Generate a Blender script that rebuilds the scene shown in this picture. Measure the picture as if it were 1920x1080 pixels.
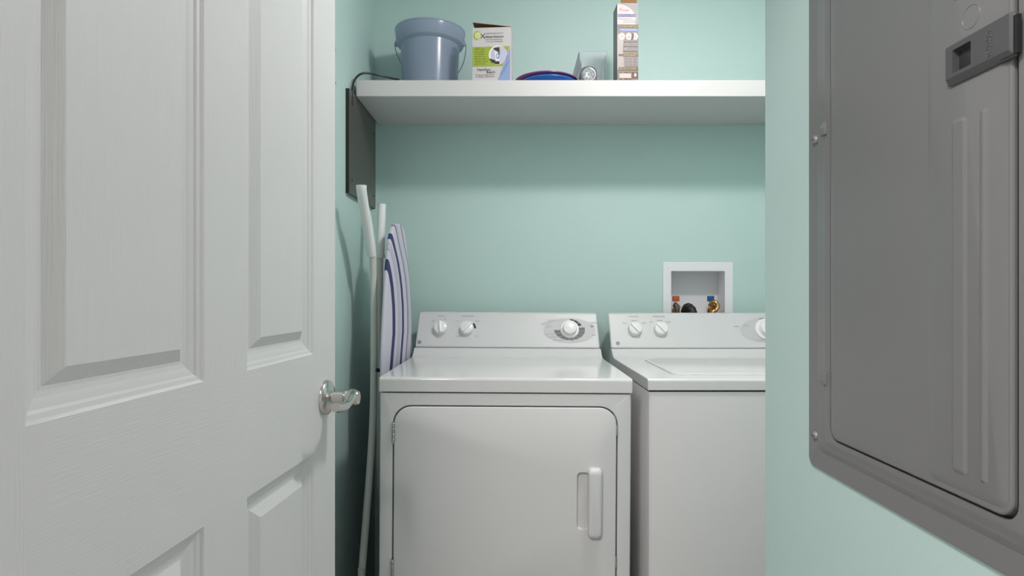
import bpy, bmesh, math, random
from mathutils import Matrix, Vector
random.seed(4)
S = bpy.context.scene
for o in list(bpy.data.objects): bpy.data.objects.remove(o)
C = S.collection
PI = math.pi

# ------------------------------------------------------------------ camera, light, exposure
F, HOR, CZ = 1125.0, 550.0, 1.146            # focal length in pixels, horizon row, lens height (m)
cam = bpy.data.cameras.new('camera'); camo = bpy.data.objects.new('camera', cam); C.objects.link(camo)
cam.sensor_width = 36.0; cam.lens = 36.0*F/1920; cam.clip_start = 0.02
cam.shift_y = (HOR-540)/1920
camo.location = (0, 0, CZ); camo.rotation_euler = (PI/2, 0, 0)
S.camera = camo
w = bpy.data.worlds.new('world'); S.world = w; w.use_nodes = True
w.node_tree.nodes['Background'].inputs[0].default_value = (.8, .85, .9, 1)
w.node_tree.nodes['Background'].inputs[1].default_value = 0.02
S.view_settings.view_transform = 'Standard'; S.view_settings.look = 'None'
S.view_settings.gamma = 1; S.view_settings.use_curve_mapping = False
S.view_settings.exposure = 0.11

def lamp(name, kind, loc, energy, size, rot=(0, 0, 0), color=(1, 1, 1)):
    l = bpy.data.lights.new(name, kind); l.energy = energy; l.color = color
    if kind == 'AREA':
        l.shape = 'DISK'; l.size = size
    else: l.shadow_soft_size = size
    o = bpy.data.objects.new(name, l); C.objects.link(o); o.location = loc; o.rotation_euler = rot
    return o
lamp('alcove_ceiling_lamp', 'AREA', (.50, 1.30, 2.36), 8.0, .17, color=(1, .935, .925))
lamp('alcove_ceiling_glow', 'POINT', (.50, 1.30, 2.34), 10.0, .07, color=(1, .935, .925))
lamp('hall_ceiling_lamp', 'AREA', (-.62, -.50, 2.42), 42.0, .45, color=(1, .935, .925))
wl = lamp('added_hall_fill', 'AREA', (-.1, -2.14, 1.5), 3.0, 1.2, rot=(PI/2, 0, 0), color=(1, .935, .925))  # unseen area light added behind the camera as frontal fill
wl.data.shape = 'RECTANGLE'; wl.data.size = 1.3; wl.data.size_y = 1.5

# ------------------------------------------------------------------ materials
def mat(name, col, rough=.5, metal=0., spec=.5, coat=0., bump=None, var=0.):
    m = bpy.data.materials.new(name); m.use_nodes = True
    nt = m.node_tree; b = nt.nodes['Principled BSDF']
    b.inputs['Base Color'].default_value = (*col, 1); b.inputs['Roughness'].default_value = rough
    b.inputs['Metallic'].default_value = metal; b.inputs['Specular IOR Level'].default_value = spec
    b.inputs['Coat Weight'].default_value = coat
    tc = nt.nodes.new('ShaderNodeTexCoord')
    if bump:
        sc, strength, dist = bump
        mp = nt.nodes.new('ShaderNodeMapping')
        mp.inputs['Scale'].default_value = sc if isinstance(sc, tuple) else (sc,)*3
        nz = nt.nodes.new('ShaderNodeTexNoise'); nz.inputs['Scale'].default_value = 1; nz.inputs['Detail'].default_value = 3
        bp = nt.nodes.new('ShaderNodeBump'); bp.inputs['Strength'].default_value = strength; bp.inputs['Distance'].default_value = dist
        nt.links.new(tc.outputs['Object'], mp.inputs[0]); nt.links.new(mp.outputs[0], nz.inputs['Vector'])
        nt.links.new(nz.outputs['Fac'], bp.inputs['Height']); nt.links.new(bp.outputs[0], b.inputs['Normal'])
    nz = nt.nodes.new('ShaderNodeTexNoise'); nz.inputs['Scale'].default_value = 7
    nt.links.new(tc.outputs['Object'], nz.inputs['Vector'])
    mx = nt.nodes.new('ShaderNodeMix'); mx.data_type = 'RGBA'
    k = max(var, .015)
    mx.inputs[6].default_value = (*[c*(1-k) for c in col], 1); mx.inputs[7].default_value = (*[min(1, c*(1+k)) for c in col], 1)
    nt.links.new(nz.outputs['Fac'], mx.inputs[0]); nt.links.new(mx.outputs[2], b.inputs['Base Color'])
    return m
M = {}
M['teal'] = mat('teal_wall_paint', (.525, .69, .66), .55, bump=(160, .25, .0015), var=.02)
M['white_wall'] = mat('white_wall_paint', (.74, .75, .74), .7, bump=(140, .2, .001))
M['ceiling'] = mat('ceiling_paint', (.82, .82, .81), .8, bump=(90, .3, .002))
M['floor'] = mat('floor_vinyl', (.36, .34, .32), .45, var=.1)
M['door_v'] = mat('door_paint_vertical_grain', (.73, .73, .735), .42, bump=((420, 420, 11), .55, .0012))
M['door_h'] = mat('door_paint_horizontal_grain', (.73, .73, .735), .42, bump=((300, 22, 520), .3, .001))
M['door_s'] = mat('door_paint_smooth', (.73, .73, .735), .4)
M['chrome'] = mat('satin_nickel', (.62, .59, .57), .2, 1.0)
M['shelf'] = mat('shelf_white_paint', (.65, .63, .63), .5, bump=(60, .1, .001))
M['enamel'] = mat('white_enamel', (.67, .67, .67), .12, spec=.4)
M['enamel_f'] = mat('white_enamel_sheet', (.66, .66, .66), .42)
M['console'] = mat('console_white_plastic', (.64, .645, .65), .38)
M['knob'] = mat('knob_white_plastic', (.84, .84, .84), .28)
M['print'] = mat('console_grey_print', (.33, .33, .34), .5)
M['dialgrey'] = mat('dial_light_grey_print', (.56, .56, .57), .5)
M['knobring'] = mat('pale_grey_knob_ring_print', (.66, .66, .67), .5)
M['dialmid'] = mat('dial_mid_grey_print', (.13, .13, .135), .5)
M['dialdark'] = mat('dial_dark_print', (.015, .015, .016), .5)
M['gap'] = mat('dark_gasket_and_shade', (.025, .025, .026), .7)  # dark seals and toe kicks; also shade painted into panel gaps
M['screwgrey'] = mat('dull_zinc_screw', (.30, .30, .30), .5, .5)
M['steel'] = mat('zinc_steel', (.5, .5, .5), .3, 1.0)
M['elec'] = mat('grey_panel_paint', (.19, .19, .19), .33, bump=(9, .12, .004))
M['elec_latch'] = mat('dark_grey_latch_plastic', (.085, .085, .088), .45)
M['letter'] = mat('grey_embossed_letters', (.15, .15, .15), .4)
M['black'] = mat('black_plastic', (.012, .012, .013), .4)
M['rubber'] = mat('black_rubber', (.018, .016, .015), .5)
M['plate'] = mat('brown_grey_metal', (.105, .095, .085), .30, .3)
M['tube'] = mat('white_powder_tube', (.72, .72, .68), .35)
M['cap'] = mat('white_plastic_cap', (.85, .85, .85), .35)
M['brass'] = mat('brass_valve', (.62, .36, .16), .3, 1.0)
M['braid'] = mat('dark_hose', (.085, .06, .045), .35, bump=(500, .3, .001))
M['red'] = mat('red_orange_handle', (.50, .09, .025), .45)
M['blue'] = mat('blue_handle', (.01, .10, .26), .45)
M['box_plastic'] = mat('outlet_box_plastic', (.84, .83, .86), .45)
M['purple'] = mat('purple_plastic', (.25, .08, .25), .25)
M['royal'] = mat('blue_plastic', (.02, .16, .58), .25)
M['kraft'] = mat('raw_cardboard', (.27, .13, .06), .8)
M['card'] = mat('white_printed_card', (.60, .555, .565), .45)
M['brightcard'] = mat('bright_white_print', (.82, .80, .80), .5)
M['card2'] = mat('off_white_printed_card', (.52, .48, .49), .5)
M['lime'] = mat('lime_print', (.34, .41, .05), .5)
M['limepale'] = mat('pale_lime_print', (.56, .62, .25), .5)
M['pblue'] = mat('pale_blue_print', (.27, .35, .58), .5)
M['pbluem'] = mat('mid_blue_print', (.16, .25, .55), .5)
M['inkblack'] = mat('black_ink', (.03, .025, .025), .5)
M['inkgrey'] = mat('grey_ink', (.30, .28, .29), .5)
M['inkgreen'] = mat('green_ink', (.18, .23, .03), .5)
M['photo_dark'] = mat('dark_picture_print', (.05, .035, .03), .5)
M['lav'] = mat('lavender_print', (.55, .53, .66), .5)
M['taupe'] = mat('taupe_print', (.17, .125, .105), .45, var=.25)
M['taupe_l'] = mat('light_taupe_print', (.36, .30, .285), .45, var=.05)
M['greyprint'] = mat('silver_grey_print', (.26, .245, .25), .45)
M['navy'] = mat('navy_print', (.06, .075, .24), .5)
M['yellow'] = mat('yellow_ink', (.55, .44, .12), .5)
M['brownband'] = mat('brown_band_print', (.13, .085, .045), .5)
M['redink'] = mat('red_ink', (.62, .10, .07), .5)
M['pink'] = mat('pink_print', (.62, .45, .44), .5)
M['lampgrey'] = mat('dark_grey_lamp_plastic', (.06, .055, .05), .35)
M['reflector'] = mat('silver_reflector', (.8, .8, .8), .2, .9)
M['led'] = mat('white_led_lens', (.9, .9, .9), .1)

def clear_plastic():
    m = bpy.data.materials.new('clear_plastic'); m.use_nodes = True; nt = m.node_tree
    nt.nodes.remove(nt.nodes['Principled BSDF'])
    tr = nt.nodes.new('ShaderNodeBsdfTransparent'); tr.inputs[0].default_value = (.955, .955, .97, 1)
    gl = nt.nodes.new('ShaderNodeBsdfPrincipled'); gl.inputs['Roughness'].default_value = .12; gl.inputs['Base Color'].default_value = (.75, .74, .78, 1)
    fr = nt.nodes.new('ShaderNodeFresnel'); fr.inputs[0].default_value = 1.45
    ad = nt.nodes.new('ShaderNodeMath'); ad.operation = 'MULTIPLY_ADD'; ad.inputs[1].default_value = .7; ad.inputs[2].default_value = .085; ad.use_clamp = True
    mx = nt.nodes.new('ShaderNodeMixShader')
    nt.links.new(fr.outputs[0], ad.inputs[0]); nt.links.new(ad.outputs[0], mx.inputs[0])
    nt.links.new(tr.outputs[0], mx.inputs[1]); nt.links.new(gl.outputs[0], mx.inputs[2])
    nt.links.new(mx.outputs[0], nt.nodes['Material Output'].inputs[0]); return m
M['clear'] = clear_plastic()
def bucket_plastic():
    m = mat('translucent_blue_plastic', (.40, .45, .57), .2, spec=.5); nt = m.node_tree
    b = nt.nodes['Principled BSDF']
    t = nt.nodes.new('ShaderNodeBsdfTranslucent'); t.inputs[0].default_value = (.80, .86, .94, 1)
    mx = nt.nodes.new('ShaderNodeMixShader'); mx.inputs[0].default_value = .5
    nt.links.new(b.outputs[0], mx.inputs[1]); nt.links.new(t.outputs[0], mx.inputs[2])
    nt.links.new(mx.outputs[0], nt.nodes['Material Output'].inputs[0]); return m
M['bucket'] = bucket_plastic()
def stripe_cloth():
    m = bpy.data.materials.new('striped_cotton'); m.use_nodes = True; nt = m.node_tree
    b = nt.nodes['Principled BSDF']; b.inputs['Roughness'].default_value = .85
    uv = nt.nodes.new('ShaderNodeUVMap'); sp = nt.nodes.new('ShaderNodeSeparateXYZ')
    cr = nt.nodes.new('ShaderNodeValToRGB'); e = cr.color_ramp; e.interpolation = 'CONSTANT'
    Wc, Bc, Lc, Dc, Fc = (.62, .60, .68), (.045, .045, .15), (.54, .515, .63), (.15, .13, .22), (.36, .34, .45)
    q = lambda v: (v+.3)/.6
    st = [(0, Wc), (q(-.205), Dc), (q(-.200), Wc), (q(-.115), Bc), (q(-.085), Wc), (q(-.052), Fc), (q(-.047), Lc), (q(-.030), Fc), (q(-.026), Wc), (q(-.010), Bc), (q(.012), Wc),
          (q(.055), Dc), (q(.064), Lc), (q(.085), Wc), (q(.118), Dc), (q(.127), Wc), (q(.180), Dc), (q(.188), Wc), (q(.235), Dc), (q(.243), Lc)]
    e.elements[0].position = 0; e.elements[0].color = (*st[0][1], 1)
    e.elements[1].position = st[1][0]; e.elements[1].color = (*st[1][1], 1)
    for p, c in st[2:]:
        en = e.elements.new(p); en.color = (*c, 1)
    nt.links.new(uv.outputs[0], sp.inputs[0]); nt.links.new(sp.outputs[0], cr.inputs[0]); nt.links.new(cr.outputs[0], b.inputs['Base Color'])
    return m
M['stripe'] = stripe_cloth()

# ------------------------------------------------------------------ helpers
def obj(name, bm, mats, parent=None, mx=None, smooth=35, world=False, bevel=0):
    if world and parent is not None: bmesh.ops.transform(bm, matrix=parent.matrix_basis.inverted(), verts=bm.verts)
    bmesh.ops.recalc_face_normals(bm, faces=bm.faces)
    me = bpy.data.meshes.new(name); bm.to_mesh(me); bm.free()
    for m in (mats if isinstance(mats, (list, tuple)) else [mats]): me.materials.append(M[m])
    if smooth:
        me.polygons.foreach_set('use_smooth', [True]*len(me.polygons)); me.set_sharp_from_angle(angle=math.radians(smooth))
    o = bpy.data.objects.new(name, me); C.objects.link(o)
    if parent is not None: o.parent = parent
    if mx is not None: o.matrix_basis = mx
    if bevel:
        b = o.modifiers.new('bevel', 'BEVEL'); b.width = bevel; b.segments = 3; b.limit_method = 'ANGLE'; b.angle_limit = math.radians(40)
    return o
def tag(o, label, cat, group=None):
    o['label'] = label; o['category'] = cat
    if group: o['group'] = group
    return o
def thing(name, label, cat, loc=(0, 0, 0), rot=(0, 0, 0), group=None):
    o = bpy.data.objects.new(name, None); C.objects.link(o); o.empty_display_size = .05
    o.matrix_basis = Matrix.LocRotScale(Vector(loc), __import__('mathutils').Euler(rot), None)
    return tag(o, label, cat, group)
def struct(name, bm, m, bevel=0, smooth=0):
    o = obj(name, bm, m, smooth=smooth, bevel=bevel); o['kind'] = 'structure'; return o
def B(): return bmesh.new()
def box(bm, x0, x1, y0, y1, z0, z1, mi=0):
    v = [bm.verts.new(p) for p in ((x0,y0,z0),(x1,y0,z0),(x1,y1,z0),(x0,y1,z0),(x0,y0,z1),(x1,y0,z1),(x1,y1,z1),(x0,y1,z1))]
    for f in ((0,3,2,1),(4,5,6,7),(0,1,5,4),(1,2,6,5),(2,3,7,6),(3,0,4,7)):
        bm.faces.new([v[i] for i in f]).material_index = mi
    return bm
def rr(w_, h_, r, n=8, cx=0, cy=0):
    r = max(min(r, w_/2-1e-5, h_/2-1e-5), 1e-5); P = []
    for (sx, sy, a0) in ((1, 1, 0), (-1, 1, 90), (-1, -1, 180), (1, -1, 270)):
        for i in range(n+1):
            a = math.radians(a0+90*i/n)
            P.append((cx+sx*(w_/2-r)+r*math.cos(a), cy+sy*(h_/2-r)+r*math.sin(a)))
    return P
def loft(bm, loops, cap0=True, cap1=True, mi=0, closed=False):
    """loops: lists of 3-D points, same count"""
    R = [[bm.verts.new(p) for p in L] for L in loops]; n = len(R[0])
    pairs = list(zip(R[:-1], R[1:])) + ([(R[-1], R[0])] if closed else [])
    for a, b in pairs:
        for i in range(n):
            j = (i+1) % n
            try: bm.faces.new((a[i], a[j], b[j], b[i])).material_index = mi
            except ValueError: pass
    if not closed:
        if cap0: bm.faces.new(R[0][::-1]).material_index = mi
        if cap1: bm.faces.new(R[-1]).material_index = mi
    return bm
def lay(P, fn): return [fn(x, y) for x, y in P]
def pad(bm, w_, h_, r, t0, t1, bev=.002, cx=0, cy=0, mi=0, n=6, ax=None):
    """rounded slab in a face frame: x, y in the plane, z = thickness; ax maps to 3-D"""
    ax = ax or (lambda x, y, z: (x, y, z))
    L = [[ax(x, y, t0) for x, y in rr(w_, h_, r, n, cx, cy)], [ax(x, y, t1-bev) for x, y in rr(w_, h_, r, n, cx, cy)],
         [ax(x, y, t1-bev*.3) for x, y in rr(w_-bev*.6, h_-bev*.6, r-bev*.3, n, cx, cy)],
         [ax(x, y, t1) for x, y in rr(w_-2*bev, h_-2*bev, r-bev, n, cx, cy)]]
    return loft(bm, L, mi=mi)
def lathe(bm, prof, n=32, mx=None, mi=0, closed=False):
    mx = mx or Matrix()
    L = [[mx @ Vector((max(r, 1e-5)*math.cos(2*PI*i/n), max(r, 1e-5)*math.sin(2*PI*i/n), z)) for i in range(n)] for r, z in prof]
    return loft(bm, L, mi=mi, closed=closed)
def smooth_path(pts, k=6):
    P = [Vector(p) for p in pts]; out = []
    for i in range(len(P)-1):
        p0, p1, p2, p3 = P[max(i-1, 0)], P[i], P[i+1], P[min(i+2, len(P)-1)]
        for s in range(k):
            t = s/k
            out.append(.5*((2*p1)+(-p0+p2)*t+(2*p0-5*p1+4*p2-p3)*t*t+(-p0+3*p1-3*p2+p3)*t**3))
    return out+[P[-1]]
def tube(bm, pts, r, n=12, mi=0):
    P = [Vector(p) for p in pts]; rs = r if isinstance(r, (list, tuple)) else [r]*len(P)
    L = []; up = None
    for i, p in enumerate(P):
        t = (P[min(i+1, len(P)-1)]-P[max(i-1, 0)]).normalized()
        if up is None:
            up = Vector((0, 0, 1)) if abs(t.z) < .9 else Vector((1, 0, 0))
        a = up-t*up.dot(t); a.normalize(); b = t.cross(a); up = a
        L.append([p+rs[i]*(a*math.cos(2*PI*k/n)+b*math.sin(2*PI*k/n)) for k in range(n)])
    return loft(bm, L, mi=mi)
def text(bm, s, size, x, y, z, ex=.0002, mi=0, align='CENTER', mx=None, rot=0, sx=1):
    cu = bpy.data.curves.new('t', 'FONT'); cu.body = s; cu.size = size; cu.extrude = ex/2; cu.align_x = align; cu.align_y = 'CENTER'; cu.resolution_u = 2
    o = bpy.data.objects.new('t', cu); C.objects.link(o)
    me = bpy.data.meshes.new_from_object(o.evaluated_get(bpy.context.evaluated_depsgraph_get()))
    bpy.data.objects.remove(o); bpy.data.curves.remove(cu)
    T = (mx or Matrix()) @ Matrix.Translation((x, y, z)) @ Matrix.Rotation(rot, 4, 'Z') @ Matrix.Diagonal((sx, 1, 1, 1))
    me.transform(T); n0 = len(bm.faces); bm.from_mesh(me); bpy.data.meshes.remove(me)
    bm.faces.ensure_lookup_table()
    for f in bm.faces[n0:]: f.material_index = mi
    return bm
def at(px, py, d): return Vector(((px-960)/F*d, d, CZ-(py-HOR)/F*d))

# ------------------------------------------------------------------ the setting
XL, DB, XR, DE = -.537, 2.35, .434, 1.028
CEIL = 2.44
struct('floor', box(B(), -1.5, 1.6, -2.2, 2.6, -.08, 0), 'floor')
struct('ceiling', box(B(), -1.5, 1.6, -2.2, 2.6, CEIL, CEIL+.08), 'ceiling')
struct('wall_left', box(B(), XL-.1, XL, .30, DB+.1, 0, CEIL), 'teal')
OX0, OX1, OZ0, OZ1 = .623, .832, 1.035, 1.232          # opening for the washer outlet box
b = B()
rows = [(XL-.1, OX0-.02, 0, CEIL), (OX1+.02, 1.5, 0, CEIL), (OX0-.02, OX1+.02, 0, OZ0-.02), (OX0-.02, OX1+.02, OZ1+.02, CEIL)]
for x0, x1, z0, z1 in rows: box(b, x0, x1, DB, DB+.13, z0, z1)
struct('wall_back', b, 'teal')
struct('wall_right', box(B(), XR, XR+.11, .30, DE, 0, CEIL), 'teal')
struct('wall_alcove_front', box(B(), XR+.11, 1.45, DE-.11, DE, 0, CEIL), 'teal')
struct('wall_alcove_right', box(B(), 1.35, 1.45, DE, DB, 0, CEIL), 'teal')
b = B(); box(b, -1.5, -.49, .20, .30, 0, CEIL); box(b, XR+.02, 1.5, .20, .30, 0, CEIL); box(b, -.49, XR+.02, .20, .30, 2.06, CEIL)
struct('wall_entry', b, 'white_wall')
struct('wall_hall_left', box(B(), -1.5, -1.4, -2.2, .2, 0, CEIL), 'white_wall')
struct('wall_hall_right', box(B(), 1.4, 1.5, -2.2, .2, 0, CEIL), 'white_wall')
b = B()
for x0, x1, z0, z1 in ((-1.5, -.75, 0, CEIL), (.55, 1.5, 0, CEIL), (-.75, .55, 0, .75), (-.75, .55, 2.25, CEIL)): box(b, x0, x1, -2.2, -2.1, z0, z1)
struct('wall_hall_back', b, 'white_wall')  # opening made for the added fill light
b = B()
for x0, x1, z0, z1 in ((-.75, -.70, .75, 2.25), (.50, .55, .75, 2.25), (-.70, .50, .75, .80), (-.70, .50, 2.20, 2.25), (-.70, .50, 1.48, 1.52)): box(b, x0, x1, -2.13, -2.09, z0, z1)
struct('added_window_1', b, 'shelf')  # made-up window frame around the added fill light

# ------------------------------------------------------------------ the open panel door on the left
door = thing('door_1', 'open white panelled door with lever handle at left', 'door', (-.4428, .42, .008), (0, 0, -math.radians(4.07)))
door['kind'] = 'structure'
DL, DH, DT = .873, 2.03, .035
us = [0, .116, .390, .503, .758, DL]; zs = [0, .24, .824, 1.019, 1.90, DH]
b = B()
def dpt(u, z, n): return (n, u, z)
prof = [(0, 0), (.003, -.0045), (.008, -.0058), (.011, -.0085), (.016, -.0098), (.021, -.0122), (.027, -.0135), (.031, -.0135), (.048, -.0025)]
for i in range(5):
    for j in range(5):
        u0, u1, z0, z1 = us[i], us[i+1], zs[j], zs[j+1]
        if i in (1, 3) and j in (1, 3):
            for side, x_ in ((1, 0), (-1, -DT)):
                L = [[dpt(u0+k, z0+k, x_+side*n), dpt(u1-k, z0+k, x_+side*n), dpt(u1-k, z1-k, x_+side*n), dpt(u0+k, z1-k, x_+side*n)] for k, n in prof]
                n0 = len(b.faces); loft(b, L, cap0=False); b.faces.ensure_lookup_table()
                fs = b.faces[n0:]
                for q, f in enumerate(fs): f.material_index = 2 if q < 4*6 else 0
        else:
            hor = i in (1, 3) or (j in (2,) and 0 < i < 4)
            for x_ in (0, -DT):
                f = b.faces.new([b.verts.new(dpt(u, z, x_)) for u, z in ((u0, z0), (u1, z0), (u1, z1), (u0, z1))])
                f.material_index = 1 if hor else 0
for q in (((0, 0), (DL, 0)), ((DL, 0), (DL, DH)), ((DL, DH), (0, DH)), ((0, DH), (0, 0))):
    (ua, za), (ub, zb) = q
    b.faces.new([b.verts.new(p) for p in (dpt(ua, za, 0), dpt(ub, zb, 0), dpt(ub, zb, -DT), dpt(ua, za, -DT))])
bmesh.ops.remove_doubles(b, verts=b.verts, dist=1e-5)
obj('door_slab', b, ['door_v', 'door_h', 'door_s'], door, smooth=12)
KU, KZ = .819, .9236
fx = Matrix.Translation((0, KU, KZ)) @ Matrix.Rotation(PI/2, 4, 'Y')     # z axis -> door normal
hd = obj('door_handle', lathe(B(), [(.036, 0), (.036, .003), (.034, .007), (.026, .012), (.015, .015), (.0125, .017), (.0115, .045), (.0125, .048)], 40, fx), 'chrome', door)
pl = smooth_path([(.056, KU+.004, KZ+.004), (.058, KU-.008, KZ+.004), (.060, KU-.028, KZ), (.061, KU-.052, KZ-.007), (.060, KU-.078, KZ-.006), (.058, KU-.100, KZ-.001)], 5)
rs = [.0135-.0045*min(1, k/(len(pl)*.5)) for k in range(len(pl))]
b = B(); tube(b, pl, rs, 16)
lathe(b, [(.0001, .040), (.0125, .040), (.0155, .044), (.0155, .066), (.013, .070), (.0001, .071)], 24, fx)
obj('lever', b, 'chrome', hd)
obj('latch_plate', box(B(), -.029, -.006, DL-.0005, DL+.0012, KZ-.028, KZ+.028), 'chrome', door)

# ------------------------------------------------------------------ shelf and what is on it
SF, ST, SBOT = 2.016, 1.863, 1.807
sh = obj('wall_shelf', box(B(), -.524, 1.35, SF, DB, SBOT, ST), 'shelf', bevel=.003)
tag(sh, 'long thick white wall shelf above the washer and dryer', 'shelf')
def on_shelf(px, d): return ((px-960)/F*d, d, ST)

bk = thing('bucket', 'translucent blue plastic bucket with wire handle on the shelf', 'bucket', on_shelf(806.5, 2.2))
H = .238
outer = [(.0001, 0), (.094, 0), (.098, .004), (.1065, H-.056), (.109, H-.055), (.1105, H-.053), (.119, H-.050), (.122, H-.046), (.1265, H-.006), (.1285, H-.004), (.1285, H), (.1265, H+.001)]
inner = [(.124, H-.003), (.119, H-.046), (.107, H-.052), (.096, .006), (.0001, .005)]
obj('bucket_body', lathe(B(), outer+inner, 56), 'bucket', bk)
b = B()
pth = [(.131*math.cos(t), .122*math.sin(t), H-.04-.112*math.sin(t)) for t in [PI*i/24 for i in range(25)]]
tube(b, [(.122, 0, H-.04)]+pth+[(-.122, 0, H-.04)], .0016, 8); obj('wire_handle', b, 'steel', bk)
for s in (-1, 1): obj('handle_ear', lathe(B(), [(.011, 0), (.011, .006), (.008, .008), (.0001, .008)], 16, Matrix.Translation((s*.1205, 0, H-.04)) @ Matrix.Rotation(s*PI/2, 4, 'Y')), 'bucket', bk)

def flat(bm, pts, z, mi):      # thin printed patch in a face frame
    n = bm.faces.new([bm.verts.new((x, y, z)) for x, y in pts]); n.material_index = mi
def ell(cx, cy, a, b_, n=28): return [(cx+a*math.cos(2*PI*i/n), cy+b_*math.sin(2*PI*i/n)) for i in range(n)]
FR = Matrix(((1, 0, 0, 0), (0, 0, -1, 0), (0, 1, 0, 0), (0, 0, 0, 1)))     # face frame: x right, y up, z towards the viewer
# white and lime appliance carton
W_, HH, DD = .131, .180, .085
ct = thing('carton', 'white and lime printed carton with lifted brown lid right of the blue bucket', 'box', on_shelf(922, 2.024), (0, 0, -math.radians(4)))
obj('carton_body', (lambda b: (box(b, -W_/2, W_/2, 0, .0012, 0, HH), box(b, -W_/2, W_/2, DD-.0012, DD, 0, HH), box(b, -W_/2, -W_/2+.0012, .0012, DD-.0012, 0, HH),
    box(b, W_/2-.0012, W_/2, .0012, DD-.0012, 0, HH), box(b, -W_/2, W_/2, .0012, DD-.0012, 0, .0012))[0])(B()), 'card', ct)
b = B(); loft(b, [[(W_/2, y, HH+.0003) , (W_/2, y, HH+.0018), (-W_/2+.001, y, HH+.0195), (-W_/2+.001, y, HH+.018)] for y in (.001, DD)])
obj('lid_flap', b, 'kraft', ct)
b = B(); z1, z2, z3, z4 = .0004, .0007, .001, .0013
def X(f): return -W_/2+f*W_
def Y(f): return HH*(1-f)
mats = ['lime', 'limepale', 'inkblack', 'inkgrey', 'inkgreen', 'photo_dark', 'pblue', 'pbluem', 'lav', 'brightcard']
flat(b, [(X(0), Y(.73)), (X(.78), Y(.73)), (X(.97), Y(.36)), (X(0), Y(.36))], z1, 0)
flat(b, ell(X(.125), Y(.145), .0145, .0165), z1, 1); flat(b, ell(X(.125), Y(.145), .0125, .0143), z2, 0); flat(b, ell(X(.14), Y(.15), .0105, .012), z3, 1)
text(b, '10', .021, X(.125), Y(.14), z4, mi=9); text(b, 'X', .023, X(.27), Y(.165), z2, mi=2, sx=1.1)
text(b, 'powerful cleaning action for', .0075, X(.33), Y(.11), z2, mi=3, align='LEFT', sx=.72)
text(b, 'Allergen Reduction', .0112, X(.33), Y(.175), z2, mi=2, align='LEFT', sx=.72)
for k, s in enumerate(('than the leading brand', 'of vacuum cleaner filter')): text(b, s, .0075, X(.36), Y(.225+.04*k), z2, mi=3, align='LEFT', sx=.8)
flat(b, ell(X(.66), Y(.52), .0315, .0325), z2, 9); flat(b, ell(X(.69), Y(.52), .029, .030), z3, 8)
flat(b, [(X(.535), Y(.39)), (X(.70), Y(.375)), (X(.71), Y(.53)), (X(.66), Y(.46)), (X(.58), Y(.43))], z4, 5)
flat(b, [(X(.43), Y(.58)), (X(.56), Y(.61)), (X(.70), Y(.65)), (X(.70), Y(.695)), (X(.60), Y(.69)), (X(.50), Y(.655))], z4, 5)
flat(b, [(X(.57), Y(.43)), (X(.72), Y(.53)), (X(.69), Y(.63)), (X(.60), Y(.645))], .0016, 9)
flat(b, ell(X(.66), Y(.545), .006, .009), .0019, 7); flat(b, ell(X(.655), Y(.545), .003, .005), .0022, 9)
for k, s in enumerate(('HEPA type', 'dust, pollen', 'and dander', 'pet hair too', 'smoke odors', 'cleaner rooms', 'easy to use')): text(b, s, .0088, X(.06), Y(.40+.046*k), z2, mi=4, align='LEFT', sx=.86)
flat(b, [(X(.65), Y(.995)), (X(.975), Y(.995)), (X(.975), Y(.39))], z3, 6)
text(b, 'Great Results', .010, X(.845), Y(.76), z4, mi=7, rot=math.radians(62))
text(b, 'Hamilton', .0125, X(.12), Y(.79), z2, mi=2, align='LEFT', sx=1); text(b, 'Beach', .0125, X(.36), Y(.838), z2, mi=2, align='LEFT', sx=1)
for k in range(2): text(b, 'air cleaner replacement', .0078, X(.08), Y(.885+.035*k), z2, mi=3, align='LEFT', sx=.85)
obj('front_print', b, mats, ct, FR, smooth=0)

# nested bowls
def bowl(name, label, px, d, R, h, z, m):
    x, y, _ = on_shelf(px, d)
    t = tag(obj(name, lathe(B(), [(.0001, 0), (R*.62, 0), (R*.66, .002), (R*.93, h-.006), (R, h-.003), (R, h), (R*.985, h+.001), (R*.9, h-.003), (R*.64, .005), (.0001, .004)], 56), m), label, 'bowl')
    t.location = (x, y, z); return t
bowl('bowl', 'blue shallow plastic bowl holding the purple one, on the shelf', 1027, 2.128, .106, .021, ST, 'royal')
bowl('bowl', 'purple shallow plastic bowl nested in the blue one, on the shelf', 1024, 2.134, .112, .0275, ST+.0065, 'purple')

# clear organizer bin with a puck light in it
bn = thing('clear_bin', 'long clear plastic bin with a flared rim on the shelf', 'bin', on_shelf(1112, 2.024))
def ring(w_, z, y0, y1): return [(x, y, z) for x, y in rr(w_, y1-y0, .006, 5, 0, (y0+y1)/2)]
o_ = [ring(.078, 0, .012, .262), ring(.082, .060, .006, .266), ring(.086, .066, .004, .268), ring(.092, .070, .002, .27), ring(.0965, .0965, 0, .272), ring(.0965, .0985, 0, .272)]
i_ = [ring(.0935, .0985, .0015, .2705), ring(.0935, .0965, .0015, .2705), ring(.089, .071, .0035, .2685), ring(.083, .067, .0055, .2665), ring(.079, .060, .0075, .2645), ring(.075, .003, .0135, .2605)]
obj('bin_body', loft(B(), o_+i_), 'clear', bn)
x, y, z = on_shelf(1104, 2.05)
lt = thing('puck_light', 'round dark grey LED puck light in the clear bin', 'lamp', (x, 2.064, ST+.003))
ax = lambda a, b_, c: (a, -c, b_+.029)
obj('housing', pad(B(), .058, .058, .024, -.014, .012, .004, ax=ax), 'lampgrey', lt)
fxl = Matrix.Translation((0, 0, .029)) @ Matrix.Rotation(PI/2, 4, 'X')
obj('reflector', lathe(B(), [(.0235, .011), (.0235, .0135), (.0215, .0138), (.0195, .0125), (.0001, .0122)], 32, fxl), 'reflector', lt)
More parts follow.
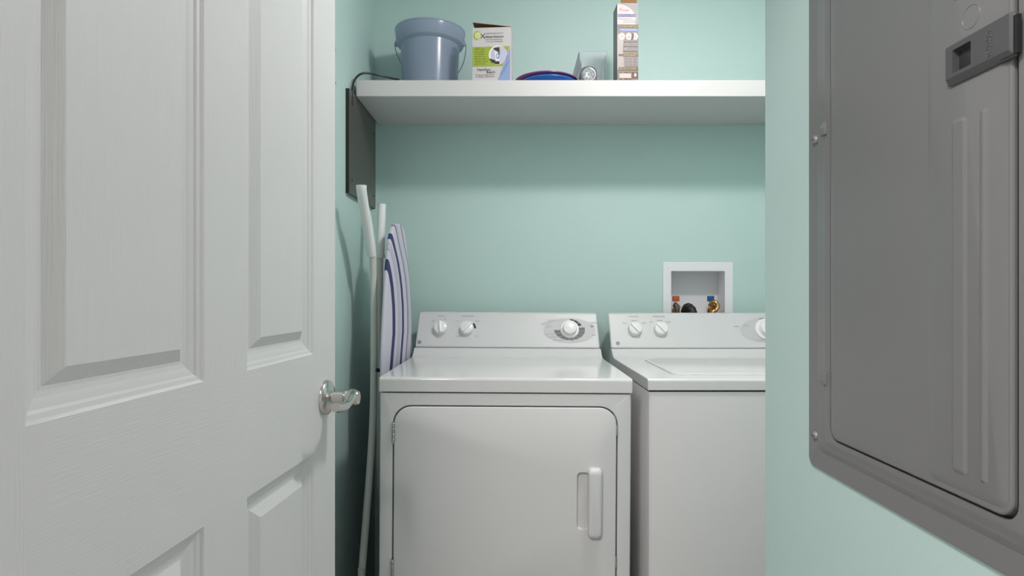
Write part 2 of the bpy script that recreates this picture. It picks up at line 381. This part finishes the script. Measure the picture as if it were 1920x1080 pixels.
for k in range(7):
    a = k*PI/3; r = 0 if k == 6 else .0125
    obj('led', lathe(B(), [(.0052, .012), (.0052, .0142), (.003, .0160), (.0001, .0165)], 12, fxl @ Matrix.Translation((r*math.cos(a), r*math.sin(a), 0))), 'led', lt)
obj('switch_button', lathe(B(), [(.009, -.006), (.009, .006), (.007, .009), (.0001, .010)], 16, Matrix.Translation((.032, .004, .014)) @ Matrix.Rotation(PI/2, 4, 'X')), 'lampgrey', lt)

# tall narrow carton
W_, HH, DD = .071, .262, .071
tc = thing('tall_carton', 'tall narrow brown and silver printed carton with open top, on the shelf', 'box', on_shelf(1177, 2.024), (0, 0, math.radians(1.0)))
obj('carton_body', (lambda b: (box(b, -W_/2, W_/2, 0, .001, 0, HH), box(b, -W_/2, W_/2, DD-.001, DD, 0, HH), box(b, -W_/2, -W_/2+.001, .001, DD-.001, 0, HH),
    box(b, W_/2-.001, W_/2, .001, DD-.001, 0, HH), box(b, -W_/2, W_/2, .001, DD-.001, 0, .001))[0])(B()), 'greyprint', tc)
b = B(); loft(b, [[(-.024, .001, HH), (.031, .001, HH), (.033, .016, HH+.030), (-.020, .016, HH+.030)], [(-.024, .002, HH), (.031, .002, HH), (.033, .017, HH+.030), (-.020, .017, HH+.030)]])
obj('top_flap', b, 'kraft', tc)
b = B(); mats = ['greyprint', 'card2', 'taupe', 'taupe_l', 'navy', 'yellow', 'brownband', 'redink', 'inkblack', 'inkgrey', 'pink', 'photo_dark', 'pbluem', 'lav']
flat(b, [(X(0), Y(.275)), (X(1), Y(.275)), (X(1), Y(0)), (X(0), Y(0))], .0003, 0)
arc = [(X(0), Y(.275)), (X(.86), Y(.275))]+[(X(.0)+W_*.90*math.cos(t), Y(.215)+HH*.20*math.sin(t)) for t in [PI/2*i/10 for i in range(1, 11)]]
flat(b, arc, .0006, 1)
flat(b, [(X(.08), Y(.105)), (X(.14), Y(.065)), (X(.19), Y(.055)), (X(.16), Y(.085))], .0009, 7); text(b, 'Kidde', .011, X(.20), Y(.095), .0009, mi=7, align='LEFT')
flat(b, [(X(.03), Y(.178)), (X(.88), Y(.178)), (X(.88), Y(.143)), (X(.03), Y(.143))], .0009, 4); text(b, 'Multi-Purpose Home', .0088, X(.455), Y(.160), .0012, mi=1, sx=.82)
text(b, 'Fire Extinguisher', .0068, X(.05), Y(.203), .0009, mi=9, align='LEFT')
for k in range(2): text(b, 'protects your family', .005, X(.30), Y(.228+.02*k), .0009, mi=9, align='LEFT')
flat(b, [(X(0), Y(.99)), (X(1), Y(.99)), (X(1), Y(.275)), (X(0), Y(.275))], .0003, 2)
flat(b, [(X(.0), Y(.86)), (X(.35), Y(.86)), (X(.26), Y(.62)), (X(.3), Y(.40)), (X(0), Y(.40))], .0006, 3)
for f0, f1 in ((.285, .32), (.655, .685), (.825, .865)): flat(b, [(X(.06), Y(f1)), (X(1), Y(f1)), (X(1), Y(f0)), (X(.06), Y(f0))], .0009, 6)
text(b, 'For Use on All Types', .0085, X(.10), Y(.303), .0012, mi=5, align='LEFT', sx=.85)
flat(b, [(X(.12), Y(.362)), (X(.96), Y(.362)), (X(.96), Y(.332)), (X(.12), Y(.332))], .0009, 12); text(b, 'of Household Fires', .008, X(.53), Y(.347), .0012, mi=13, sx=.9)
for cx in (.22, .55, .84): flat(b, ell(X(cx), Y(.43), .0105, .0125), .0009, 1)
flat(b, [(X(.66), Y(.465)), (X(.76), Y(.465)), (X(.80), Y(.395)), (X(.70), Y(.395))], .0012, 11)
flat(b, [(X(.48), Y(.445)), (X(.60), Y(.445)), (X(.56), Y(.415))], .0012, 9); flat(b, [(X(.17), Y(.44)), (X(.28), Y(.44)), (X(.24), Y(.42))], .0012, 9); flat(b, [(X(.80), Y(.45)), (X(.88), Y(.44)), (X(.84), Y(.41))], .0012, 9)
for k in range(7): text(b, 'easy to use and mount', .0055, X(.30), Y(.50+.02*k), .0009, mi=13 if k % 3 else 11, align='LEFT', sx=.95)
text(b, 'Rechargeable', .0085, X(.30), Y(.670), .0012, mi=5, align='LEFT', sx=.95)
for k in range(6): text(b, 'dry chemical agent rated', .0052, X(.30), Y(.705+.019*k), .0009, mi=13 if k % 3 else 1, align='LEFT', sx=.95)
text(b, 'Fights the Fire 1-A:10-B:C', .0088, X(.10), Y(.845), .0012, mi=5, align='LEFT', sx=.62)
flat(b, [(X(.10), Y(.965)), (X(.66), Y(.965)), (X(.66), Y(.905)), (X(.10), Y(.905))], .0006, 10)
for cx in (.12, .34, .42, .56): flat(b, [(X(cx), Y(.905)), (X(cx+.08), Y(.905)), (X(cx+.08), Y(.892)), (X(cx), Y(.892))], .0009, 11); flat(b, [(X(cx), Y(.985)), (X(cx+.1), Y(.985)), (X(cx+.1), Y(.973)), (X(cx), Y(.973))], .0009, 11)
flat(b, [(X(.70), Y(.965)), (X(.98), Y(.965)), (X(.98), Y(.89)), (X(.70), Y(.89))], .0006, 11); flat(b, [(X(.74), Y(.945)), (X(.90), Y(.955)), (X(.94), Y(.91)), (X(.83), Y(.895))], .0009, 7); flat(b, ell(X(.86), Y(.925), .004, .006), .0012, 10)
obj('front_print', b, mats, tc, FR, smooth=0)

# black cord over the end of the shelf
cp = [(748, 149.5, 2.10), (738, 147.5, 2.08), (714, 141.6, 2.05), (689, 137, 2.03), (676, 139, 2.015), (667, 147, 1.995), (662, 158, 1.985), (660, 168, 1.975), (659.5, 180, 1.97), (659.5, 198, 1.97)]
P = [at(*c) for c in cp]; P = [Vector((max(p.x, XL+.0075), p.y, p.z)) for p in P]
tag(obj('power_cord', tube(B(), smooth_path(P), .0036, 10), 'black'), 'black cord looping over the left end of the shelf', 'cord')

# brown metal cover plate on the left wall
y0, y1, z0, z1 = 1.936, 2.306, 1.470, 1.808
cpz = thing('cover_plate', 'brownish grey metal cover plate screwed to left wall under the shelf', 'plate', (XL, y0, z0))
obj('plate_face', box(B(), .011, .0125, 0, y1-y0, 0, z1-z0), 'plate', cpz)
for yy in (0, y1-y0-.004): obj('plate_flange', box(B(), 0, .011, yy, yy+.004, 0, z1-z0), 'black', cpz)
for (yy, zz) in ((.03, .045), (.03, .30), (y1-y0-.03, .045), (y1-y0-.03, .28)):
    obj('screw', lathe(B(), [(.0042, 0), (.0042, .0008), (.0025, .002), (.0001, .0022)], 14, Matrix.Translation((.0125, yy, zz)) @ Matrix.Rotation(PI/2, 4, 'Y')), 'black', cpz)

# small fixings
for px, py, lab in ((628, 93, 'upper small nail in the teal wall just beyond the open door'), (629, 156, 'lower small nail in the teal wall just beyond the open door')):
    d = XL*F/(px-960)
    n = obj('nail', lathe(B(), [(.0034, 0), (.0034, .0012), (.0001, .002)], 12, Matrix.Rotation(PI/2, 4, 'Y')), 'steel'); n.location = (XL, d, CZ-(py-HOR)/F*d)
    tag(n, lab, 'nail', 'nails beside the door')

# ------------------------------------------------------------------ ironing board between the dryer and the left wall
ib = thing('ironing_board', 'ironing board in striped cover standing folded between dryer and left wall', 'ironing board', (-.3925, 2.055, 0), (0, 0, -math.radians(6.5)))
b = B(); uvl = b.loops.layers.uv.new('uv')
ZT = 1.383; rowsz = [.02+(ZT-.02)*(1-(1-i/44)**1.0) for i in range(38)]+[ZT-.20*(1-k/16)**2 for k in range(1, 17)]
rowsz = sorted(set(round(z, 4) for z in rowsz))
loops, us_ = [], []
BOW = [(0, -.20), (.5, -.12), (.80, -.035), (.89, 0), (1.018, .033), (1.10, .030), (1.183, .010), (1.25, -.025), (1.31, -.072), (1.36, -.105), (1.40, -.13)]
def bow(z):
    for (a, p), (c, r) in zip(BOW[:-1], BOW[1:]):
        if a <= z <= c: return p+(r-p)*(z-a)/(c-a)
    return 0
for z in rowsz:
    hw = max(.006, .17*min(1, max(0, (ZT-z)/.44))**.31); th = .0095*min(1, hw/.03)
    L, U = [], []
    for k in range(36):
        a = 2*PI*k/36; c, s = math.cos(a), math.sin(a)
        sy = hw*math.copysign(abs(c)**.55, c); nx = th*math.copysign(abs(s)**.5, s)
        L.append((nx, sy, z)); U.append((sy-bow(z)+.3)/.6)
    loops.append(L); us_.append(U)
R = [[b.verts.new(p) for p in L] for L in loops]
for i in range(len(R)-1):
    for k in range(36):
        j = (k+1) % 36; f = b.faces.new((R[i][k], R[i][j], R[i+1][j], R[i+1][k]))
        for lp, u in zip(f.loops, (us_[i][k], us_[i][j], us_[i+1][j], us_[i+1][k])): lp[uvl].uv = (u, 0)
b.faces.new(R[0][::-1]); b.faces.new(R[-1])
obj('striped_cover', b, 'stripe', ib, smooth=60)
LX = -.452
def dz(*pts): return smooth_path([(LX, d, z) for d, z in pts], 5)
obj('leg', tube(B(), dz((1.845, 1.415), (1.90, 1.36), (1.945, 1.28), (1.962, 1.18), (1.964, .95), (1.955, .78), (1.925, .64), (1.87, .48), (1.805, .305), (1.765, .20)), .0115), 'tube', ib, world=True)
obj('leg', tube(B(), dz((2.075, 1.40), (2.066, 1.33), (2.058, 1.27), (2.05, 1.15), (2.05, .7), (2.06, .5), (2.12, .3), (2.16, .2)), .0115), 'tube', ib, world=True)
obj('foot_cap', tube(B(), dz((1.80, 1.470), (1.803, 1.455), (1.825, 1.42), (1.88, 1.345), (1.93, 1.27)), [.016]*4+[.0155]*17), 'cap', ib, world=True)
obj('foot_cap', tube(B(), dz((2.083, 1.455), (2.08, 1.42), (2.068, 1.33), (2.06, 1.275)), .0145), 'cap', ib, world=True)
obj('collar', lathe(B(), [(.0115, -.006), (.0168, -.005), (.0168, .005), (.0115, .006)], 16, Matrix.Translation((LX, 2.059, 1.272))), 'cap', ib, mx=ib.matrix_basis.inverted())
obj('release_rod', tube(B(), [(-.44, 1.945, .898), (-.425, 1.955, .894), (-.410, 1.965, .888), (-.400, 1.97, .884)], .006), 'black', ib, world=True)
b = B(); tube(b, smooth_path([(LX, 1.80, .32), (LX, 1.83, .2), (LX, 1.97, .17), (LX, 2.12, .2), (LX, 2.14, .3)], 4), .011)
obj('cross_bar', b, 'tube', ib, world=True)

# ------------------------------------------------------------------ dryer and washer
def console_frame(yb, zb, yt, zt):
    v = Vector((0, yt-yb, zt-zb)); L = v.length; v.normalize(); u = Vector((1, 0, 0)); n = u.cross(v)
    return Matrix(((u.x, v.x, n.x, 0), (u.y, v.y, n.y, yb), (u.z, v.z, n.z, zb), (0, 0, 0, 1))), L
YB, ZB, YT, ZT_ = .566, .944, .626, 1.072
def machine(root, hw0, hw1):
    # console wedge
    b = B(); k = .018
    front = [(-hw0, YB, ZB), (hw0, YB, ZB), (hw1, YT, ZT_), (-hw1, YT, ZT_)]
    back = [(-hw0+k, .67, ZB), (hw0-k, .67, ZB), (hw1-k, .67, ZT_), (-hw1+k, .67, ZT_)]
    loft(b, [front, back])
    obj('console', b, 'console', root, bevel=.007)
    return console_frame(YB, ZB, YT, ZT_)
def top_panel(root, h, seg_z=.915, hback=.340):
    b = B(); zb = seg_z-h
    pr = [(.0, zb), (0, seg_z-.0085), (0, seg_z-.0075), (.0022, seg_z-.0022), (.0075, seg_z), (.0085, seg_z), (.488, seg_z), (.49, seg_z), (.515, seg_z+.002), (.537, seg_z+.009), (.552, seg_z+.022), (.560, seg_z+.0265), (.566, seg_z+.0285), (.60, seg_z+.0285), (.61, zb)]
    hwf = lambda y: .343 if y < .02 else .343+(hback-.343)*min(1, y/.56)
    loft(b, [[(-hwf(y), y, z) for y, z in pr], [(hwf(y), y, z) for y, z in pr]])
    return obj('top_panel', b, 'enamel', root, bevel=.0025)
def cabinet(root, ztop, pocket=None, ins=.002):
    A = lambda P, y: [(x, y, z) for x, z in P]
    w_, h0 = .682, .03; hc = (ztop+h0)/2; hh = ztop-h0; n = 8
    L = [A(rr(w_, hh, .003, n, 0, hc), .69), A(rr(w_, hh, .003, n, 0, hc), ins+.008), A(rr(w_-.006, hh, .003, n, 0, hc), ins+.002), A(rr(w_-.016, hh, .003, n, 0, hc), ins)]
    if pocket:
        pw, ph, r, cx, cz = pocket
        L += [A(rr(pw, ph, r, n, cx, cz), ins), A(rr(pw-.002, ph-.002, r, n, cx, cz), ins+.016)]
    obj('cabinet', loft(B(), L), 'enamel_f', root, smooth=30)
    obj('toe_kick', box(B(), -.33, .33, .03, .66, 0, .032), 'gap', root)
def knob(root, fm, u, v, ang, R=.0265, name='knob'):
    b = B()
    lathe(b, [(R*1.0, 0), (R*1.0, .004), (R*.93, .013), (R*.88, .017), (R*.80, .0185), (.0001, .019)], 36)
    n0 = len(b.verts)
    pad(b, R*.42, R*1.78, .004, .016, .0255, .004)
    b.verts.ensure_lookup_table()
    bmesh.ops.rotate(b, cent=(0, 0, 0), matrix=Matrix.Rotation(math.radians(ang), 3, 'Z'), verts=b.verts[n0:])
    obj(name, b, 'knob', root, fm @ Matrix.Translation((u, v, 0.0005)))
def wedge_arc(bm, cx, cy, ri, ro, a0, a1, z, mi, n=5, pinch=0):
    ro = ro if isinstance(ro, tuple) else (ro, ro)
    P = []
    for i in range(n+1):
        a = math.radians(a0+(a1-a0)*i/n); P.append((cx+ro[0]*math.cos(a), cy+ro[1]*math.sin(a)))
    for i in range(n, -1, -1):
        a = math.radians(a0+(a1-a0)*i/n); P.append((cx+ri*math.cos(a), cy+ri*math.sin(a)))
    flat(bm, P, z, mi)
def emblem(root, fm, u, v):
    b = B(); lathe(b, [(.0068, 0), (.0075, .0006), (.0075, .0012), (.0055, .0012), (.0052, .0006), (.0001, .0005)], 24)
    text(b, 'GE', .0062, 0, 0, .0010, mi=0)
    obj('emblem', b, 'print', root, fm @ Matrix.Translation((u, v, 0)))
def px_v(py): return .1414*(656-py)/68.0
# ---- dryer
dr = thing('clothes_dryer', 'white front-loading clothes dryer with square door beside the ironing board', 'dryer', (-.023, 1.621, .0024), (0, math.radians(.40), 0))
cabinet(dr, .872, (.609, .650, .050, -.0005, .515))
obj('gasket', box(B(), -.29, .29, .0165, .018, .21, .82), 'gap', dr)
b = B(); A = lambda P, y: [(x, y, z) for x, z in P]
w_, h_, r_ = .6005, .6415, .047
L = [A(rr(w_, h_, r_, 8, -.0005, .515), .0165), A(rr(w_, h_, r_, 8, -.0005, .515), .0015), A(rr(w_-.003, h_-.003, r_-.0015, 8, -.0005, .515), -.001), A(rr(w_-.008, h_-.008, r_-.004, 8, -.0005, .515), -.002),
     A(rr(.036, .156, .012, 8, .211, .5845), -.002), A(rr(.033, .153, .0105, 8, .211, .5845), -.0005), A(rr(.029, .149, .009, 8, .211, .5845), .009)]
dd = obj('dryer_door', loft(b, L), 'enamel_f', dr, smooth=30)
axh = lambda x, z, t: (x, -t, z)
b = B()
L = [A(rr(.037, .188, .011, 8, .242, .5815), -.0015), A(rr(.037, .188, .011, 8, .242, .5815), -.010), A(rr(.035, .182, .010, 8, .2415, .5815), -.016), A(rr(.029, .170, .008, 8, .241, .580), -.0195), A(rr(.020, .160, .006, 8, .241, .579), -.0205)]
obj('door_handle', loft(b, L), 'console', dd, smooth=50)
for zz in (.765, .395):
    b = B(); box(b, -.3065, -.2985, -.0042, .002, zz-.029, zz+.029)
    for k in range(4): lathe(b, [(.0042, -.0058), (.0048, -.005), (.0048, .005), (.0042, .0058)], 12, Matrix.Translation((-.3025, -.0035, zz-.021+.014*k)))
    obj('hinge', b, 'steel', dr)
for zz in (.775, .42): obj('door_edge_glint', pad(B(), .005, .030, .002, -.003, .001, .0005, cx=.3013, cy=zz, ax=axh), 'steel', dr)  # steel slivers standing for a reflection along the door edge
top_panel(dr, .040)
fm, LV = machine(dr, .339, .334)
def pu(px): return (px-960)/F*2.222+.023
k1, k2, kd = pu(823), pu(872), pu(1064)
vk = px_v(621)+.002
knob(dr, fm, k1, vk, 8); knob(dr, fm, k2, vk, -42)
b = B(); mats = ['print', 'dialgrey', 'dialmid', 'dialdark', 'console']
flat(b, ell(kd, vk-.004, .096, .049, 48), .0008, 1)
for i in range(9):
    a0 = 182+i*21.6; wedge_arc(b, kd, vk-.002, .035, (.057, .0405), a0, a0+19.4, .0014, 2)
for a0, a1 in ((68, 86), (45, 66), (24, 43)): wedge_arc(b, kd, vk-.002, .034, (.050, .043), a0, a1, .0014, 3)
for q, cap, marks in ((k1, 'SIGNAL', (('OFF', k1-.03, vk+.030), ('ON', k1+.014, vk+.038))), (k2, 'TEMPERATURE', (('LOW', k2-.036, vk+.030), ('HIGH', k2+.038, vk+.030), ('AIR', k2-.036, vk-.030), ('MED', k2+.038, vk-.030)))):
    kb = B(); text(kb, cap, .0072, q, vk+.050, .0009, mi=0)
    flat(kb, ell(q, vk-.001, .0335, .0335), .0005, 4)
    for s, u, v in marks: text(kb, s, .0062, u, v, .0009, mi=0)
    if q == k2: wedge_arc(kb, k2, vk, .026, .034, 2, 42, .0012, 3)
    obj('knob_print', kb, ['print', 'dialgrey', 'dialmid', 'dialdark', 'knobring'], dr, fm, smooth=0)
for s, u, v in (('COTTONS', -.078, .028), ('MORE DRY', -.090, .020), ('LESS DRY', -.075, .010), ('EASY CARE', -.074, -.020), ('DAMP DRY', -.062, -.032), ('TIMED DRY', .094, .026), ('START', .086, .014), ('FLUFF', .090, -.022), ('COOL DOWN', -.040, -.043), ('DELICATES', -.065, .036), ('OFF', .012, -.046), ('40', .026, -.044)): text(b, s, .0062, kd+u, vk+v, .0012, mi=0)
flat(b, ell(kd+.083, vk+.013, .006, .006), .0010, 0)
obj('dial_print', b, mats, dr, fm, smooth=0)
b = B(); lathe(b, [(.0345, 0), (.0345, .004), (.0325, .006), (.0270, .0065), (.0262, .008), (.0255, .020), (.0235, .0235), (.018, .0252), (.0001, .026)], 44)
pad(b, .006, .004, .001, .006, .0085, .0006, cx=-.030)
obj('cycle_dial', b, 'knob', dr, fm @ Matrix.Translation((kd, vk, .0008)))
emblem(dr, fm, pu(785), px_v(646))
# ---- washer
WX = .711
wa = thing('washing_machine', 'white top-loading washing machine under the outlet box', 'washing machine', (WX, 1.625, 0))
cabinet(wa, .878, None, .004)
obj('seam_gasket', box(B(), -.336, .336, .012, .66, .8775, .8835), 'gap', wa)
top_panel(wa, .0325, hback=.349)
b = B(); axt = lambda x, y, z: (x, y, z)
pad(b, .512, .40, .035, .9145, .9205, .003, cx=0, cy=.262, n=10)
obj('lid', b, 'enamel', wa)
fm, LV = machine(wa, .351, .353)
def pw(px): return (px-960)/F*2.226-WX
w1, w2, wd = pw(1190), pw(1238), pw(1436)
knob(wa, fm, w1, vk, 40); knob(wa, fm, w2, vk, 40)
b = B()
flat(b, ell(wd, vk-.002, .096, .049, 48), .0008, 1)
for i in range(8):
    a0 = 200+i*21.6; wedge_arc(b, wd, vk-.002, .0455, (.060, .0475), a0+100, a0+119, .0014, 2)
flat(b, ell(wd-.004, vk+.043, .0032, .0025), .0014, 3)
for q, cap, marks in ((w1, 'LOAD SIZE', (('MEDIUM', w1, vk+.036), ('SMALL', w1-.036, vk+.026), ('LARGE', w1+.036, vk+.026))), (w2, 'TEMPERATURE', (('WARM', w2, vk+.036), ('HOT', w2-.032, vk+.030), ('COLD', w2+.032, vk+.030)))):
    kb = B(); text(kb, cap, .0072, q-.002, vk+.052, .0009, mi=0)
    flat(kb, ell(q, vk-.001, .0335, .0335), .0005, 4)
    for s, u, v in marks: text(kb, s, .0062, u, v, .0009, mi=0)
    obj('knob_print', kb, ['print', 'dialgrey', 'dialmid', 'dialdark', 'knobring'], wa, fm, smooth=0)
for s, u, v in (('EXTRA', wd-.108, vk+.012), ('RINSE', wd-.073, vk+.016), ('NORMAL', wd-.03, vk-.042)): text(b, s, .0062, u, v, .0012, mi=0)
obj('dial_print', b, mats, wa, fm, smooth=0)
b = B(); lathe(b, [(.0425, 0), (.0425, .004), (.041, .006), (.032, .0065), (.0305, .008), (.0290, .021), (.0265, .0245), (.018, .026), (.0001, .0265)], 44)
obj('cycle_dial', b, 'knob', wa, fm @ Matrix.Translation((wd, vk, .0008)))
emblem(wa, fm, pw(1156), px_v(646))

# ------------------------------------------------------------------ washer outlet box in the back wall
ox, oz = (OX0+OX1)/2, OZ0
ob = thing('washer_outlet_box', 'white recessed outlet box with valves in the back wall above the washer', 'outlet box', (ox, DB, oz))
ow, oh = OX1-OX0, OZ1-OZ0
A2 = lambda w_, h_, r, y, dz_=0: [(x, y, z+oh/2+dz_) for x, z in rr(w_, h_, r, 5)]
obj('box_recess', loft(B(), [A2(ow+.066, oh+.072, .004, 0), A2(ow+.066, oh+.072, .004, -.004), A2(ow+.062, oh+.068, .003, -.006), A2(ow+.004, oh+.004, .003, -.006), A2(ow, oh, .003, -.004), A2(ow, oh, .003, .085),
     A2(ow+.004, oh+.004, .003, .088), A2(ow+.006, oh+.006, .003, .0)], cap0=False, cap1=False), 'box_plastic', ob, smooth=30)
obj('box_back', box(B(), -ow/2-.002, ow/2+.002, .0845, .0875, -.002, oh+.002), 'box_plastic', ob)
for s, hx, hm in ((-1, 1267, 'red'), (1, 1332, 'blue')):
    d = DB+.045; x = (hx-960)/F*d-ox; z = .0
    b = B(); lathe(b, [(.010, 0), (.010, .03), (.013, .032), (.013, .048), (.009, .050), (.009, .066), (.005, .068), (.005, .076), (.0001, .076)], 16, Matrix.Translation((x, .045, 0)))
    lathe(b, [(.009, 0), (.009, .018), (.012, .019), (.012, .028), (.0001, .028)], 14, Matrix.Translation((x, .045, .056)) @ Matrix.Rotation(PI/2, 4, 'X'))
    v = obj('valve', b, 'brass', ob)
    obj('valve_handle', pad(B(), .026, .022, .003, .0, .010, .002, ax=lambda a, c, t, x=x: (x+a-.001, .043-t, .0895+c)), hm, v)
ho = 'hoses behind the washing machine'
def hose(name, pts, r, m, label, ribs=False):
    P = smooth_path(pts, 8)
    rs = [r*(1+.07*math.sin(i*2.0)) for i in range(len(P))] if ribs else r
    tag(obj(name, tube(B(), P, rs, 16), m), label, 'hose')
def wp(px, py, d): return at(px, py, d)
hose('fill_hose', [wp(1266, 574, 2.368), wp(1267, 572, 2.362), wp(1269, 577, 2.355), wp(1270, 586, 2.348), wp(1269, 640, 2.344)], .0095, 'braid', 'dark braided fill hose on the red-handled valve')
hose('fill_hose', [wp(1331, 573, 2.368), wp(1336, 567, 2.36), wp(1342, 567, 2.352), wp(1346, 573, 2.348), wp(1343, 581, 2.345), wp(1335, 590, 2.342), wp(1332, 640, 2.342)], .0085, 'brass', 'coppery elbow fill hose on the blue-handled valve')
hose('drain_hose', [wp(1288, 640, 2.40), wp(1285, 600, 2.40), wp(1285, 585, 2.398), wp(1289, 577, 2.375), wp(1295, 580, 2.355), wp(1299, 592, 2.345), wp(1299, 650, 2.342)], .0175, 'rubber', 'thick black ribbed drain hose bending into the outlet box', True)

# ------------------------------------------------------------------ electrical panel on the right wall
EM = Matrix(((0, 0, -1, XR), (-1, 0, 0, .869), (0, 1, 0, .900), (0, 0, 0, 1)))
ep = thing('electrical_panel', 'grey metal electrical panel with latched door on the right wall', 'electrical panel'); ep.matrix_basis = EM
CW, CH = .409, .86
R3 = lambda a0, a1, b0, b1, r, c: [(x, y, c) for x, y in rr(a1-a0, b1-b0, r, 6, (a0+a1)/2, (b0+b1)/2)]
DA0, DA1, DB0, DB1 = .059, .3495, .050, .81
PA, PB = .015, .0046                                     # the door's place on the cover
obj('cover', loft(B(), [R3(0, CW, 0, CH, .012, 0), R3(0, CW, 0, CH, .012, .0035), R3(.0012, CW-.0012, .0012, CH-.0012, .011, .0045),
    R3(.027, CW-.020, .026, CH-.03, .010, .0050), R3(.035, CW-.023, .034, CH-.033, .009, .0086), R3(.036, CW-.024, .035, CH-.035, .009, .0088), R3(.051, CW-.030, .039, CH-.038, .008, .0092), R3(.057, CW-.032, .0445, CH-.04, .008, .0114), R3(.060, CW-.034, .0465, CH-.042, .008, .0116),
    R3(DA0+PA-.002, DA1+PA+.0048, DB0+PB-.0026, DB1+PB+.0035, .017, .0118), R3(DA0+PA-.0016, DA1+PA+.0045, DB0+PB-.0023, DB1+PB+.003, .017, .0005)]), 'elec', ep, smooth=20)
obj('door_gap_shade', pad(B(), .0038, DB1-DB0-.02, .001, .0006, .0095, .0005, cx=DA1+PA+.0022, cy=(DB0+DB1)/2+PB), 'gap', ep)  # dark strip painting the shade in the gap beside the door
b = B()
loft(b, [R3(DA0, DA1, DB0, DB1, .016, .001), R3(DA0, DA1, DB0, DB1, .016, .0112), R3(DA0+.003, DA1-.0006, DB0+.0006, DB1-.0006, .0155, .0127), R3(DA0+.008, DA1-.002, DB0+.002, DB1-.002, .014, .0135)])
def rib(a0, a1, b0, b1, h, r, sl=.003, base=.0134):
    loft(b, [R3(a0, a1, b0, b1, r, base), R3(a0+sl, a1-sl, b0+sl, b1-sl, max(r-sl, .0008), base+h)])
rib(.2475, .3455, .056, .804, .0018, .012, .0055)
rib(.2825, .3025, .072, .406, .0017, .0065, .004, .0151)
rib(.3165, .3265, .072, .406, .0019, .0045, .0038, .0151)
rib(.2825, .3025, .517, .78, .0017, .0065, .004, .0151)
lathe(b, [(.0098, .0151), (.0101, .0155), (.0106, .0155), (.0109, .0151)], 32, Matrix.Translation((.3065, .494, 0)), closed=True)
pdoor = obj('panel_door', b, 'elec', ep, Matrix.Translation((PA, PB, 0)), smooth=20)
la0, la1, lb0, lb1 = .281, .3575, .438, .4755
lc = (la0+la1)/2, (lb0+lb1)/2
latch = obj('latch', loft(B(), [R3(la0, la1, lb0, lb1, .002, .0150), R3(la0, la1, lb0, lb1, .002, .0170), R3(la0+.001, la1-.0022, lb0+.0055, lb1-.0008, .0015, .0208), R3(la0+.002, la1-.0038, lb0+.0062, lb1-.0016, .0012, .0212),
     R3(.2915, .3140, lb0+.0095, lb0+.0310, .0012, .0212), R3(.292, .3135, lb0+.0115, lb0+.0305, .001, .0085)]), 'elec_latch', pdoor, smooth=20)
b = B(); text(b, 'SIEMENS', .0088, .3345, lc[1]+.001, .0214, ex=.0006, rot=-PI/2, sx=.72); obj('embossed_lettering', b, 'letter', latch, smooth=0)
obj('latch_hole_shade', pad(B(), .0211, .0185, .001, .0150, .0156, .0002, cx=.3028, cy=lb0+.021), 'gap', latch)  # dark pad painting shade onto the floor of the latch hole
obj('latch_strike', box(B(), la1-.014, la1+.0035, lb0+.0015, lb1-.004, .0152, .0185), 'black', pdoor)
for bb in (.4585, .0415):
    b = B(); lathe(b, [(.0062, .005), (.0062, .006), (.0048, .0085), (.0025, .0097), (.0001, .010)], 20, Matrix.Translation((.0225, bb+.004, 0)))
    box(b, .0195, .0255, bb+.0034, bb+.0046, .0085, .0101, 1); obj('screw', b, ['screwgrey', 'gap'], ep)
for bb in (.464, .127):
    b = B(); pad(b, .0075, .017, .0012, .008, .0142, .001, cx=.0605, cy=bb+.004); pad(b, .014, .014, .0012, .007, .0115, .001, cx=.052, cy=bb+.005); obj('hinge_tab', b, 'elec', ep)
